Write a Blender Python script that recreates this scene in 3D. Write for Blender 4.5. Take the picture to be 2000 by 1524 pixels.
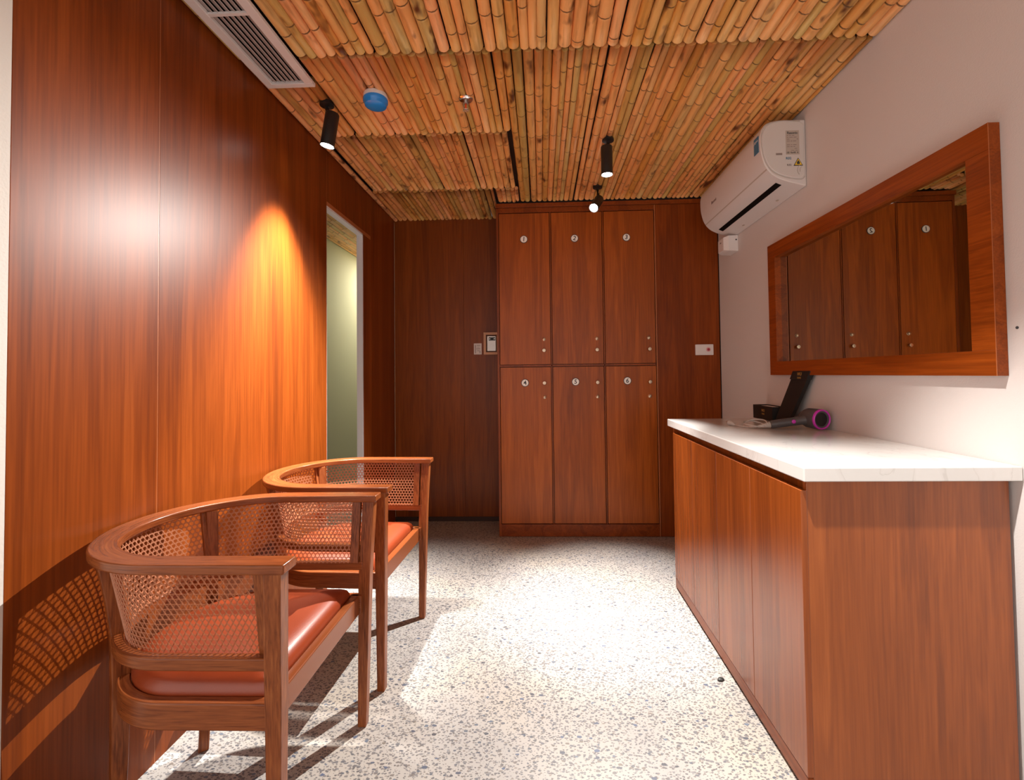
import bpy, bmesh, math, random
from mathutils import Vector, Matrix
for o in list(bpy.data.objects): bpy.data.objects.remove(o, do_unlink=True)
C = bpy.context.scene.collection
R = math.radians; PI = math.pi

# ------------------------------------------------------------------ camera
F_PX = 898.3; CX, CY = 1027.1, 709.2; CAM_H = 1.1535
yaw, pitch, roll = -.0349, .0246, -.0119
X1 = Vector((math.cos(yaw), -math.sin(yaw), 0)); Y1 = Vector((math.sin(yaw), math.cos(yaw), 0)); Z1 = Vector((0, 0, 1))
FW = math.cos(pitch)*Y1 + math.sin(pitch)*Z1; Z2 = -math.sin(pitch)*Y1 + math.cos(pitch)*Z1
RT = math.cos(roll)*X1 + math.sin(roll)*Z2; UP = -math.sin(roll)*X1 + math.cos(roll)*Z2
cd = bpy.data.cameras.new('camera'); cam = bpy.data.objects.new('camera', cd); C.objects.link(cam)
cam.matrix_world = Matrix(((RT.x, UP.x, -FW.x, 0), (RT.y, UP.y, -FW.y, 0), (RT.z, UP.z, -FW.z, CAM_H), (0, 0, 0, 1)))
cd.sensor_fit = 'HORIZONTAL'; cd.sensor_width = 36; cd.lens = F_PX/2000*36
cd.shift_x = (1000-CX)/2000; cd.shift_y = (CY-762)/2000; cd.clip_start = .02
bpy.context.scene.camera = cam

# ------------------------------------------------------------------ light and exposure
sc = bpy.context.scene
sc.view_settings.view_transform = 'Standard'; sc.view_settings.look = 'None'
sc.view_settings.gamma = 1; sc.view_settings.use_curve_mapping = False
sc.view_settings.exposure = 0.62
w = bpy.data.worlds.new('room_light'); sc.world = w; w.use_nodes = True
bg = w.node_tree.nodes['Background']; bg.inputs[0].default_value = (1.0, .90, .84, 1); bg.inputs[1].default_value = .98
SPOT_W = dict(wall=360, pool=330, far=330, near=140)

# ------------------------------------------------------------------ material helpers
def new_mat(name):
    m = bpy.data.materials.new(name); m.use_nodes = True
    nt = m.node_tree; b = nt.nodes['Principled BSDF']
    return m, nt, b
def L(nt, a, b): nt.links.new(a, b)
def plain(name, col, rough=.5, metal=0, spec=.5, emit=None, es=0, trans=0, bump=0, bscale=200):
    m, nt, b = new_mat(name)
    b.inputs['Base Color'].default_value = (*col, 1); b.inputs['Roughness'].default_value = rough
    b.inputs['Metallic'].default_value = metal; b.inputs['Specular IOR Level'].default_value = spec
    b.inputs['Transmission Weight'].default_value = trans
    tc = nt.nodes.new('ShaderNodeTexCoord'); n = nt.nodes.new('ShaderNodeTexNoise'); n.inputs['Scale'].default_value = bscale
    L(nt, tc.outputs['Object'], n.inputs['Vector'])
    if bump:
        bp = nt.nodes.new('ShaderNodeBump'); bp.inputs['Strength'].default_value = bump; bp.inputs['Distance'].default_value = .002
        L(nt, n.outputs['Fac'], bp.inputs['Height']); L(nt, bp.outputs[0], b.inputs['Normal'])
    else:   # faint procedural unevenness of the gloss
        mr = nt.nodes.new('ShaderNodeMapRange'); mr.inputs['To Min'].default_value = max(0, rough-.03); mr.inputs['To Max'].default_value = min(1, rough+.03)
        n.inputs['Scale'].default_value = 12
        L(nt, n.outputs['Fac'], mr.inputs['Value']); L(nt, mr.outputs[0], b.inputs['Roughness'])
    if emit:
        b.inputs['Emission Color'].default_value = (*emit, 1); b.inputs['Emission Strength'].default_value = es
    return m
def ramp(nt, fac, stops):
    r = nt.nodes.new('ShaderNodeValToRGB'); els = r.color_ramp.elements
    while len(els) > 1: els.remove(els[-1])
    els[0].position = stops[0][0]; els[0].color = (*stops[0][1], 1)
    for p, c in stops[1:]:
        e = els.new(p); e.color = (*c, 1)
    L(nt, fac, r.inputs[0]); return r
def wood(name, stops, s=(7, 7, .4), fine=(160, 160, 4), rough=.28, coord='pos', coat=0, fine_amt=.21, off=0, bump=.03, spec=.26):
    m, nt, b = new_mat(name)
    if coord == 'pos':
        g = nt.nodes.new('ShaderNodeNewGeometry'); src = g.outputs['Position']
    else:
        g = nt.nodes.new('ShaderNodeTexCoord'); src = g.outputs['UV' if coord == 'uv' else 'Object']
    mp = nt.nodes.new('ShaderNodeMapping'); mp.inputs['Scale'].default_value = s; mp.inputs['Location'].default_value = (off, off*.7, off*.3)
    L(nt, src, mp.inputs[0])
    n1 = nt.nodes.new('ShaderNodeTexNoise'); n1.inputs['Scale'].default_value = 1; n1.inputs['Detail'].default_value = 5; n1.inputs['Roughness'].default_value = .6; n1.inputs['Distortion'].default_value = .5
    L(nt, mp.outputs[0], n1.inputs['Vector'])
    # contour-like cathedral figure
    mu = nt.nodes.new('ShaderNodeMath'); mu.operation = 'MULTIPLY'; mu.inputs[1].default_value = 7; L(nt, n1.outputs['Fac'], mu.inputs[0])
    fr = nt.nodes.new('ShaderNodeMath'); fr.operation = 'PINGPONG'; fr.inputs[1].default_value = .5; L(nt, mu.outputs[0], fr.inputs[0])
    mp2 = nt.nodes.new('ShaderNodeMapping'); mp2.inputs['Scale'].default_value = fine; L(nt, src, mp2.inputs[0])
    n2 = nt.nodes.new('ShaderNodeTexNoise'); n2.inputs['Scale'].default_value = 1; n2.inputs['Detail'].default_value = 3
    L(nt, mp2.outputs[0], n2.inputs['Vector'])
    a = nt.nodes.new('ShaderNodeMath'); a.operation = 'MULTIPLY_ADD'; a.inputs[1].default_value = .30; L(nt, fr.outputs[0], a.inputs[0]); 
    a1 = nt.nodes.new('ShaderNodeMath'); a1.operation = 'MULTIPLY'; a1.inputs[1].default_value = .75; L(nt, n1.outputs['Fac'], a1.inputs[0]); L(nt, a1.outputs[0], a.inputs[2])
    a2 = nt.nodes.new('ShaderNodeMath'); a2.operation = 'SUBTRACT'; a2.inputs[1].default_value = .5; L(nt, n2.outputs['Fac'], a2.inputs[0])
    a3 = nt.nodes.new('ShaderNodeMath'); a3.operation = 'MULTIPLY_ADD'; a3.inputs[1].default_value = fine_amt*2.2; L(nt, a2.outputs[0], a3.inputs[0]); L(nt, a.outputs[0], a3.inputs[2])
    r = ramp(nt, a3.outputs[0], stops); L(nt, r.outputs[0], b.inputs['Base Color'])
    b.inputs['Roughness'].default_value = rough; b.inputs['Coat Weight'].default_value = coat; b.inputs['Coat Roughness'].default_value = .25
    b.inputs['Specular IOR Level'].default_value = spec
    if bump:
        bp = nt.nodes.new('ShaderNodeBump'); bp.inputs['Strength'].default_value = bump; bp.inputs['Distance'].default_value = .001
        L(nt, n2.outputs['Fac'], bp.inputs['Height']); L(nt, bp.outputs[0], b.inputs['Normal'])
    return m
LAM = [(.22, (.14, .027, .0035)), (.42, (.21, .042, .0045)), (.58, (.27, .057, .0065)), (.80, (.34, .080, .011))]
M = {}
M['lam'] = wood('cherry_laminate', LAM, rough=.38, spec=.21)
M['lam_back'] = wood('cherry_laminate_dark', [(p, (c[0]*.9, c[1]*1.0, c[2]*.8)) for p, c in LAM], rough=.36, off=3)
M['lam_door'] = wood('cherry_laminate_door', [(p, (c[0]*1.08, c[1]*1.12, c[2]*1.2)) for p, c in LAM], rough=.33, off=7)
M['lam_h'] = wood('cherry_laminate_horizontal', LAM, s=(9, .55, 9), fine=(160, 4, 160), rough=.32, off=2)
M['lam_edge'] = plain('laminate_edge', (.42, .13, .04), .4)
M['chair'] = wood('ash_stained', [(.2, (.11, .026, .008)), (.45, (.24, .064, .018)), (.6, (.31, .092, .027)), (.8, (.40, .14, .045))], s=(28, 28, 2.5), fine=(260, 260, 14), coord='Object', rough=.30, coat=.15, fine_amt=.34)
M['chair_u'] = wood('ash_stained_bent', [(.2, (.15, .036, .010)), (.45, (.25, .066, .018)), (.6, (.30, .084, .023)), (.8, (.37, .115, .034))], s=(3, 40, 20), fine=(14, 330, 260), coord='uv', rough=.27, coat=.2, fine_amt=.34)
M['cane'] = plain('cane', (.50, .20, .10), .45)
M['white_wall'] = plain('white_wall', (.68, .63, .605), .7, spec=.25, bump=.25, bscale=260)
M['front_wall'] = plain('white_plaster', (.74, .71, .66), .8, spec=.2, bump=.4, bscale=180)
M['corr'] = plain('corridor_wall', (.57, .56, .42), .8, spec=.2, bump=.2, bscale=200)
M['white'] = plain('white_plastic', (.80, .76, .74), .35)
M['ac'] = plain('ac_plastic', (.72, .68, .66), .42, spec=.3)
M['ac_side'] = plain('ac_side_plastic', (.68, .64, .61), .45)
M['jamb'] = plain('white_jamb', (.72, .72, .75), .5)
M['black'] = plain('black_paint', (.012, .012, .012), .45)
M['dark'] = plain('dark_gap', (.006, .004, .003), .8, spec=.1)
M['brown'] = plain('dark_brown', (.035, .012, .005), .6)
M['blk_card'] = plain('black_card', (.014, .012, .011), .6)
M['gold'] = plain('gold_print', (.62, .42, .12), .35, .6)
M['metal'] = plain('nickel', (.58, .44, .32), .34, 1)
M['steel'] = plain('brushed_steel', (.45, .42, .39), .35, .8)
M['blue'] = plain('blue_cover', (.02, .26, .78), .25)
M['dryer'] = plain('dark_grey_plastic', (.085, .08, .085), .35)
M['magenta'] = plain('magenta_plastic', (.62, .04, .50), .25)
M['cord'] = plain('grey_cord', (.62, .58, .55), .4)
M['grey'] = plain('grey_louvre', (.50, .45, .43), .5)
M['tan'] = plain('pale_wood', (.62, .34, .19), .5)
M['red'] = plain('red_dot', (.45, .03, .06), .4)
M['yellow'] = plain('warning_yellow', (.85, .58, .04), .5)
M['label'] = plain('label_grey', (.50, .43, .37), .6)
M['ink'] = plain('ink', (.05, .05, .055), .6)
M['ink2'] = plain('faded_ink', (.28, .22, .20), .6)
M['teal'] = plain('label_blue', (.05, .18, .30), .5)
M['paper'] = plain('paper', (.75, .70, .66), .7)
M['disc'] = plain('plate_white', (.93, .91, .85), .4)
M['glass'] = plain('clear_glass', (1, .97, .94), .05, trans=.9)
M['chip'] = plain('dark_stone', (.02, .022, .02), .5)
M['lens'] = plain('lit_lens', (1, 1, 1), .3, emit=(1, .97, .92), es=14)
m, nt, b = new_mat('mirror_glass'); M['mirror'] = m
b.inputs['Metallic'].default_value = 1; b.inputs['Roughness'].default_value = .012; b.inputs['Base Color'].default_value = (.62, .66, .60, 1)

def m_leather():
    m, nt, b = new_mat('tan_leather')
    tc = nt.nodes.new('ShaderNodeTexCoord'); n = nt.nodes.new('ShaderNodeTexNoise'); n.inputs['Scale'].default_value = 5; n.inputs['Detail'].default_value = 4
    L(nt, tc.outputs['Object'], n.inputs['Vector'])
    r = ramp(nt, n.outputs['Fac'], [(.3, (.26, .040, .011)), (.7, (.33, .056, .016))]); L(nt, r.outputs[0], b.inputs['Base Color'])
    v = nt.nodes.new('ShaderNodeTexVoronoi'); v.inputs['Scale'].default_value = 420; L(nt, tc.outputs['Object'], v.inputs['Vector'])
    bp = nt.nodes.new('ShaderNodeBump'); bp.inputs['Strength'].default_value = .12; bp.inputs['Distance'].default_value = .001
    L(nt, v.outputs['Distance'], bp.inputs['Height']); L(nt, bp.outputs[0], b.inputs['Normal'])
    b.inputs['Roughness'].default_value = .33; b.inputs['Specular IOR Level'].default_value = .6
    return m
M['leather'] = m_leather()

def m_terrazzo():
    m, nt, b = new_mat('terrazzo')
    g = nt.nodes.new('ShaderNodeNewGeometry')
    big = nt.nodes.new('ShaderNodeTexNoise'); big.inputs['Scale'].default_value = 2.2; big.inputs['Detail'].default_value = 5; L(nt, g.outputs['Position'], big.inputs['Vector'])
    base = ramp(nt, big.outputs['Fac'], [(.3, (.37, .355, .345)), (.5, (.45, .425, .395)), (.7, (.49, .445, .375))])
    cur = base.outputs[0]
    warp = nt.nodes.new('ShaderNodeTexNoise'); warp.inputs['Scale'].default_value = 160; L(nt, g.outputs['Position'], warp.inputs['Vector'])
    wv = nt.nodes.new('ShaderNodeVectorMath'); wv.operation = 'MULTIPLY_ADD'; wv.inputs[1].default_value = (.006,)*3
    L(nt, warp.outputs['Color'], wv.inputs[0]); L(nt, g.outputs['Position'], wv.inputs[2])
    for k, (scale, rot, thr, dist, cols) in enumerate([
            (62, .5, .45, .34, [(.0, (.16, .165, .18)), (.35, (.25, .24, .235)), (.7, (.12, .13, .155)), (1, (.22, .19, .16))]),
            (105, 1.7, .35, .38, [(.0, (.20, .195, .20)), (.5, (.13, .125, .13)), (1, (.27, .24, .21))]),
            (40, 2.6, .90, .26, [(.0, (.11, .14, .22)), (.5, (.09, .09, .10)), (1, (.16, .20, .26))])]):
        mp = nt.nodes.new('ShaderNodeMapping'); mp.inputs['Scale'].default_value = (scale, scale*1.6, scale); mp.inputs['Rotation'].default_value = (0, 0, rot)
        L(nt, wv.outputs[0], mp.inputs[0])
        v = nt.nodes.new('ShaderNodeTexVoronoi'); v.inputs['Scale'].default_value = 1; v.voronoi_dimensions = '2D'; L(nt, mp.outputs[0], v.inputs['Vector'])
        sp = nt.nodes.new('ShaderNodeSeparateColor'); L(nt, v.outputs['Color'], sp.inputs[0])
        c1 = nt.nodes.new('ShaderNodeMath'); c1.operation = 'GREATER_THAN'; c1.inputs[1].default_value = thr; L(nt, sp.outputs[0], c1.inputs[0])
        md = nt.nodes.new('ShaderNodeMath'); md.operation = 'MULTIPLY'; md.inputs[1].default_value = dist; L(nt, sp.outputs[2], md.inputs[0])
        ad = nt.nodes.new('ShaderNodeMath'); ad.operation = 'ADD'; ad.inputs[1].default_value = .10; L(nt, md.outputs[0], ad.inputs[0])
        c2 = nt.nodes.new('ShaderNodeMath'); c2.operation = 'LESS_THAN'; L(nt, v.outputs['Distance'], c2.inputs[0]); L(nt, ad.outputs[0], c2.inputs[1])
        mm = nt.nodes.new('ShaderNodeMath'); mm.operation = 'MULTIPLY'; L(nt, c1.outputs[0], mm.inputs[0]); L(nt, c2.outputs[0], mm.inputs[1])
        cr = ramp(nt, sp.outputs[1], cols)
        mx = nt.nodes.new('ShaderNodeMix'); mx.data_type = 'RGBA'; L(nt, mm.outputs[0], mx.inputs[0]); L(nt, cur, mx.inputs[6]); L(nt, cr.outputs[0], mx.inputs[7])
        cur = mx.outputs[2]
    L(nt, cur, b.inputs['Base Color']); b.inputs['Roughness'].default_value = .42; b.inputs['Specular IOR Level'].default_value = .35
    return m
M['floor'] = m_terrazzo()

def m_quartz():
    m, nt, b = new_mat('white_quartz')
    g = nt.nodes.new('ShaderNodeNewGeometry'); n = nt.nodes.new('ShaderNodeTexNoise'); n.inputs['Scale'].default_value = 4; n.inputs['Detail'].default_value = 8; n.inputs['Distortion'].default_value = 1.2
    L(nt, g.outputs['Position'], n.inputs['Vector'])
    r = ramp(nt, n.outputs['Fac'], [(.46, (.72, .71, .69)), (.503, (.69, .675, .655)), (.51, (.60, .585, .56)), (.517, (.70, .69, .67))])
    L(nt, r.outputs[0], b.inputs['Base Color']); b.inputs['Roughness'].default_value = .16
    return m
M['quartz'] = m_quartz()

def m_bamboo():
    m, nt, b = new_mat('bamboo')
    at = nt.nodes.new('ShaderNodeAttribute'); at.attribute_name = 'culm'; at.attribute_type = 'GEOMETRY'
    sp = nt.nodes.new('ShaderNodeSeparateColor'); L(nt, at.outputs['Color'], sp.inputs[0])   # r culm tint, g joint ring, b culm scorch
    base = ramp(nt, sp.outputs[0], [(0, (.60, .40, .12)), (.12, (.80, .46, .15)), (.45, (.90, .42, .15)), (.62, (.72, .34, .075)), (.8, (.66, .46, .16)), (.88, (.92, .50, .21)), (1, (.93, .44, .19))])
    g = nt.nodes.new('ShaderNodeNewGeometry')
    mp = nt.nodes.new('ShaderNodeMapping'); mp.inputs['Scale'].default_value = (55, 5, 55); L(nt, g.outputs['Position'], mp.inputs[0])
    n = nt.nodes.new('ShaderNodeTexNoise'); n.inputs['Scale'].default_value = 1; n.inputs['Detail'].default_value = 4; L(nt, mp.outputs[0], n.inputs['Vector'])
    st = ramp(nt, n.outputs['Fac'], [(.3, (.62, .55, .45)), (.5, (1, 1, 1)), (.75, (1.0, .84, .66))])
    mx = nt.nodes.new('ShaderNodeMix'); mx.data_type = 'RGBA'; mx.blend_type = 'MULTIPLY'; mx.inputs[0].default_value = .8
    L(nt, base.outputs[0], mx.inputs[6]); L(nt, st.outputs[0], mx.inputs[7])
    # scorch marks
    mp3 = nt.nodes.new('ShaderNodeMapping'); mp3.inputs['Scale'].default_value = (22, 9, 22); L(nt, g.outputs['Position'], mp3.inputs[0])
    n3 = nt.nodes.new('ShaderNodeTexNoise'); n3.inputs['Scale'].default_value = 1; n3.inputs['Detail'].default_value = 2; L(nt, mp3.outputs[0], n3.inputs['Vector'])
    ms = nt.nodes.new('ShaderNodeMath'); ms.operation = 'MULTIPLY_ADD'; ms.inputs[1].default_value = .16; L(nt, sp.outputs[2], ms.inputs[0]); L(nt, n3.outputs['Fac'], ms.inputs[2])
    mr = nt.nodes.new('ShaderNodeMapRange'); mr.inputs['From Min'].default_value = .69; mr.inputs['From Max'].default_value = .84; L(nt, ms.outputs[0], mr.inputs['Value'])
    mx2 = nt.nodes.new('ShaderNodeMix'); mx2.data_type = 'RGBA'; mx2.inputs[7].default_value = (.13, .035, .008, 1)
    L(nt, mr.outputs[0], mx2.inputs[0]); L(nt, mx.outputs[2], mx2.inputs[6])
    mr2 = nt.nodes.new('ShaderNodeMapRange'); mr2.inputs['From Min'].default_value = .3; mr2.inputs['From Max'].default_value = .9; mr2.inputs['To Max'].default_value = .92; L(nt, sp.outputs[1], mr2.inputs['Value'])
    mx3 = nt.nodes.new('ShaderNodeMix'); mx3.data_type = 'RGBA'; mx3.inputs[7].default_value = (.11, .05, .018, 1)
    L(nt, mr2.outputs[0], mx3.inputs[0]); L(nt, mx2.outputs[2], mx3.inputs[6])
    L(nt, mx3.outputs[2], b.inputs['Base Color']); b.inputs['Roughness'].default_value = .38
    return m
M['bamboo'] = m_bamboo()

# ------------------------------------------------------------------ mesh helpers
class MB:
    def __init__(s): s.v = []; s.f = []; s.uv = {}
    def add(s, vs, fs):
        n = len(s.v); s.v += [tuple(p) for p in vs]; s.f += [tuple(i+n for i in f) for f in fs]; return s
    def box(s, x0, x1, y0, y1, z0, z1, mat=None):
        vs = [(x, y, z) for z in (z0, z1) for y in (y0, y1) for x in (x0, x1)]
        if mat: vs = [mat @ Vector(p) for p in vs]
        return s.add(vs, [(0, 2, 3, 1), (4, 5, 7, 6), (0, 1, 5, 4), (2, 6, 7, 3), (0, 4, 6, 2), (1, 3, 7, 5)])
    def lathe(s, prof, seg=32, mat=None, cap=True):   # prof: list (r,z) around z
        vs = []; fs = []
        for r, z in prof:
            for k in range(seg):
                a = 2*PI*k/seg; vs.append(Vector((r*math.cos(a), r*math.sin(a), z)))
        for i in range(len(prof)-1):
            for k in range(seg):
                k2 = (k+1) % seg; fs.append((i*seg+k, i*seg+k2, (i+1)*seg+k2, (i+1)*seg+k))
        if cap:
            fs.append(tuple(reversed(range(seg)))); fs.append(tuple((len(prof)-1)*seg+k for k in range(seg)))
        if mat: vs = [mat @ p for p in vs]
        return s.add(vs, fs)
    def loft(s, secs, closed=True, cap=True):   # secs: list of rings of equal length
        n = len(secs[0]); vs = [p for r in secs for p in r]; fs = []
        for i in range(len(secs)-1):
            for k in range(n if closed else n-1):
                k2 = (k+1) % n; fs.append((i*n+k, i*n+k2, (i+1)*n+k2, (i+1)*n+k))
        if cap: fs.append(tuple(reversed(range(n)))); fs.append(tuple((len(secs)-1)*n+k for k in range(n)))
        return s.add(vs, fs)
    def tube(s, pts, r, seg=10, cap=True):
        pts = [Vector(p) for p in pts]; secs = []
        for i, p in enumerate(pts):
            t = (pts[min(i+1, len(pts)-1)]-pts[max(i-1, 0)]).normalized()
            ref = Vector((0, 0, 1)) if abs(t.z) < .9 else Vector((1, 0, 0))
            a = t.cross(ref).normalized(); bb = a.cross(t)
            rr = r[i] if isinstance(r, (list, tuple)) else r
            secs.append([p + rr*(math.cos(2*PI*k/seg)*a + math.sin(2*PI*k/seg)*bb) for k in range(seg)])
        return s.loft(secs, True, cap)
    def prism(s, poly, y0, y1):     # poly in (x,z), extruded along y
        return s.loft([[(x, y0, z) for x, z in poly], [(x, y1, z) for x, z in poly]])
    def build(s, name, mat, parent=None, bevel=0, seg=2, smooth=False, uvs=None):
        me = bpy.data.meshes.new(name); me.from_pydata(s.v, [], s.f); 
        if uvs:
            ul = me.uv_layers.new(name='UVMap')
            for lp in me.loops: ul.data[lp.index].uv = uvs[lp.vertex_index]
        bm = bmesh.new(); bm.from_mesh(me); bmesh.ops.recalc_face_normals(bm, faces=bm.faces); bm.to_mesh(me); bm.free()
        me.materials.append(mat)
        if smooth:
            for p in me.polygons: p.use_smooth = True
            try: me.set_sharp_from_angle(angle=R(40))
            except Exception: pass
        o = bpy.data.objects.new(name, me); C.objects.link(o)
        if parent is not None: o.parent = parent
        if bevel:
            md = o.modifiers.new('bevel', 'BEVEL'); md.width = bevel; md.segments = seg; md.limit_method = 'ANGLE'; md.angle_limit = R(35)
            md.harden_normals = False
        return o
def box(name, mat, b, parent=None, bevel=0): return MB().box(*b).build(name, mat, parent, bevel)
def tag(o, label=None, cat=None, group=None, kind=None):
    for k, v in (('label', label), ('category', cat), ('group', group), ('kind', kind)):
        if v: o[k] = v
    return o
def empty(name, loc=(0, 0, 0), rz=0, **k):
    o = bpy.data.objects.new(name, None); o.empty_display_size = .05; C.objects.link(o); o.location = loc; o.rotation_euler = (0, 0, rz)
    return tag(o, **k)
def struct(o): o['kind'] = 'structure'; return o
def off(v, d): return tuple(a-b for a, b in zip(v, d))
def text(s, size, mat, matrix, name='lettering', parent=None, depth=.0004, sx=1):
    cu = bpy.data.curves.new(name, 'FONT'); cu.body = s; cu.size = size; cu.align_x = 'CENTER'; cu.align_y = 'CENTER'; cu.extrude = depth; cu.resolution_u = 3; cu.offset = size*.018
    t = bpy.data.objects.new(name, cu); C.objects.link(t)
    dg = bpy.context.evaluated_depsgraph_get(); me = bpy.data.meshes.new_from_object(t.evaluated_get(dg))
    bpy.data.objects.remove(t, do_unlink=True)
    me.transform(matrix @ Matrix.Diagonal((sx, 1, 1, 1))); me.materials.clear(); me.materials.append(mat)
    o = bpy.data.objects.new(name, me); C.objects.link(o)
    if parent is not None: o.parent = parent
    return o
def frame_matrix(origin, xa, ya):
    xa = Vector(xa).normalized(); ya = Vector(ya).normalized(); za = xa.cross(ya)
    m = Matrix.Identity(4)
    for i in range(3): m[i][0] = xa[i]; m[i][1] = ya[i]; m[i][2] = za[i]; m[i][3] = origin[i]
    return m
def child_box(p, name, mat, b, bevel=0):   # world-space box as child of an unrotated empty
    l = p.location; bb = (b[0]-l.x, b[1]-l.x, b[2]-l.y, b[3]-l.y, b[4]-l.z, b[5]-l.z)
    return box(name, mat, bb, p, bevel)

# ------------------------------------------------------------------ room shell
XL, XR, YB, YK, H = -1.177, 1.263, 3.644, 3.29, 2.40
YN = .972                      # near end of the panelled left wall
D0, D1, DZ = 2.478, 2.98, 2.087    # doorway in the left wall
struct(box('floor', M['floor'], (-2.7, 1.42, -1.6, 5.6, -.08, 0)))
# left wall: laminate panels with fine joints
lw = struct(empty('wall_left', (XL, YN, 0)))
for y0, y1, z0, z1 in ((YN, 1.369, 0, H+.02), (1.371, D0, 0, H+.02), (D0+.002, 3.128, DZ+.036, H+.02), (3.130, YB, 0, H+.02)):
    child_box(lw, 'panel', M['lam'], (XL-.036, XL, y0, y1, z0, z1), .0012)
child_box(lw, 'panel', M['lam'], (XL-.036, XL, D1+.012, 3.1285, 0, DZ+.034), .0012)
child_box(lw, 'backing', M['jamb'], (XL-.038, XL-.0365, YN, D0, 0, H+.02))
for y in (1.37, D0+.001, 3.129):
    z0 = 0 if y != D0+.001 else DZ+.036
    child_box(lw, 'joint_strip', M['lam_edge'], (XL-.02, XL-.0004, y-.0011, y+.0011, z0, H))
# doorway: white lining and pale casing
d = struct(empty('door_1', (XL, (D0+D1)/2, 0)))
child_box(d, 'jamb', M['jamb'], (XL-.038, XL+.0015, D1, D1+.011, 0, DZ+.011))
child_box(d, 'jamb', M['jamb'], (XL-.038, XL-.0005, D0-.0005, D0+.0015, 0, DZ))
child_box(d, 'lintel', M['jamb'], (XL-.038, XL+.0015, D0+.0015, D1+.011, DZ, DZ+.011))
child_box(d, 'head_casing', M['lam_edge'], (XL-.030, XL+.001, D0+.002, 3.127, DZ+.011, DZ+.035), .001)
# wall beyond the doorway
struct(box('wall_passage', M['corr'], (-2.02, -1.935, 1.3, 5.6, 0, H+.03)))
struct(box('wall_passage_end', M['corr'], (-1.935, XL-.04, 5.45, 5.55, 0, H+.03)))
struct(box('wall_partition', M['corr'], (XL-.11, XL-.0385, YB, 5.45, 0, H+.03)))
struct(box('wall_front', M['front_wall'], (-2.7, XL-.002, YN-.12, YN-.001, 0, H+.03)))
struct(box('trim_1', M['front_wall'], (XL-.002, XL+.0005, YN-.12, YN-.001, 0, H+.0)))
# back wall
bw = struct(empty('wall_back', (0, YB, 0)))
child_box(bw, 'panel', M['lam_back'], (XL, -.62, YB, YB+.03, 0, H+.02), .001)
child_box(bw, 'panel', M['lam_back'], (-.6195, XR, YB, YB+.03, 0, H+.02), .001)
struct(box('baseboard_back', M['brown'], (XL+.001, -.318, YB-.006, YB-.0005, .0005, .035)))
struct(box('wall_right', M['white_wall'], (XR, XR+.1, -1.6, YB+.03, 0, H+.06)))
# ------------------------------------------------------------------ ceiling: board with rows of split bamboo
ce = struct(empty('ceiling', (0, 2, H)))
child_box(ce, 'board', M['brown'], (-2.1, XR, -1.6, 5.6, H+.045, H+.08))
rng = random.Random(11)
def bamboo_row(name, x0, x1, y0, y1, zb, avg, skip=()):
    vs = []; fs = []; cols = []
    x = x0
    while x < x1-.012:
        r = avg*.5*rng.uniform(.72, 1.22)
        if x+2*r > x1+.004: r = max(.009, (x1-x)/2)
        cx = x+r; x += 2*r + rng.choice((0, 0, .001, .002, .006))*rng.random()
        tint = rng.random(); sco = rng.random()**2.2
        ya = y0+rng.uniform(.0, .012); yb = y1-rng.uniform(.0, .012)
        sk = rng.uniform(-.006, .006); zc = zb+r*.80+rng.uniform(0, .004)
        st = []; p = ya; st.append((p, 1, 0)); nd = ya+rng.uniform(.05, .3)
        while nd < yb-.03:
            for dy, rr, g in ((-.012, 1.0, 0), (-.005, 1.06, 0), (-.0025, 1.05, 1), (.0015, .96, 1), (.0045, 1.05, .2), (.012, 1.0, 0)): st.append((nd+dy, rr, g))
            nd += rng.uniform(.13, .30)
        st.append((yb, 1, 0)); S = 12; base = len(vs)
        bulge = rng.uniform(-.05, .05)
        for (yy, rr, g) in st:
            t = (yy-ya)/(yb-ya); rad = r*rr*(1-bulge*(t-.5)); xx = cx+sk*(t-.5)
            for k in range(S):
                a = 2*PI*k/S; vs.append((xx+rad*math.cos(a)-ce.location.x, yy-ce.location.y, zc+rad*.95*math.sin(a)-ce.location.z)); cols.append((tint, g, sco, 1))
        for i in range(len(st)-1):
            for k in range(S):
                k2 = (k+1) % S; fs.append((base+i*S+k, base+i*S+k2, base+(i+1)*S+k2, base+(i+1)*S+k))
        fs.append(tuple(base+k for k in range(S))); e = base+(len(st)-1)*S; fs.append(tuple(e+S-1-k for k in range(S)))
    me = bpy.data.meshes.new(name); me.from_pydata(vs, [], fs); me.materials.append(M['bamboo'])
    ca = me.color_attributes.new('culm', 'FLOAT_COLOR', 'POINT')
    for i, c in enumerate(cols): ca.data[i].color = c
    for pl in me.polygons: pl.use_smooth = len(pl.vertices) == 4
    o = bpy.data.objects.new(name, me); C.objects.link(o); o.parent = ce
    return o
ZB = H-.004
Y_A, Y_C, Y_D = 1.735, 2.33, 3.05
bamboo_row('bamboo_row', XL+.002, -1.153, -.2, Y_A-.004, ZB-.001, .022)
bamboo_row('bamboo_row', -.943, XR-.002, -.2, Y_A-.004, ZB-.003, .044)
bamboo_row('bamboo_row', -.140, XR-.004, Y_A, YK-.002, ZB, .0345)
bamboo_row('bamboo_row', -.940, -.143, Y_A+.004, Y_C-.004, ZB, .036)
bamboo_row('bamboo_row', -1.140, -.943, 1.897, Y_C-.004, ZB, .036)
bamboo_row('bamboo_row', -1.120, -.160, Y_C+.004, Y_D-.012, ZB, .0345)
bamboo_row('bamboo_row', -1.14, -.318, Y_D+.012, YB-.002, ZB+.003, .034)
bamboo_row('bamboo_row', XL+.003, -1.143, Y_A+.02, YB-.002, ZB-.002, .034)
bamboo_row('bamboo_row', -1.93, XL-.04, 2.0, 5.4, ZB, .040)
bamboo_row('bamboo_row', -.30, -.145, Y_D+.012, YK-.004, ZB, .034)

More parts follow.
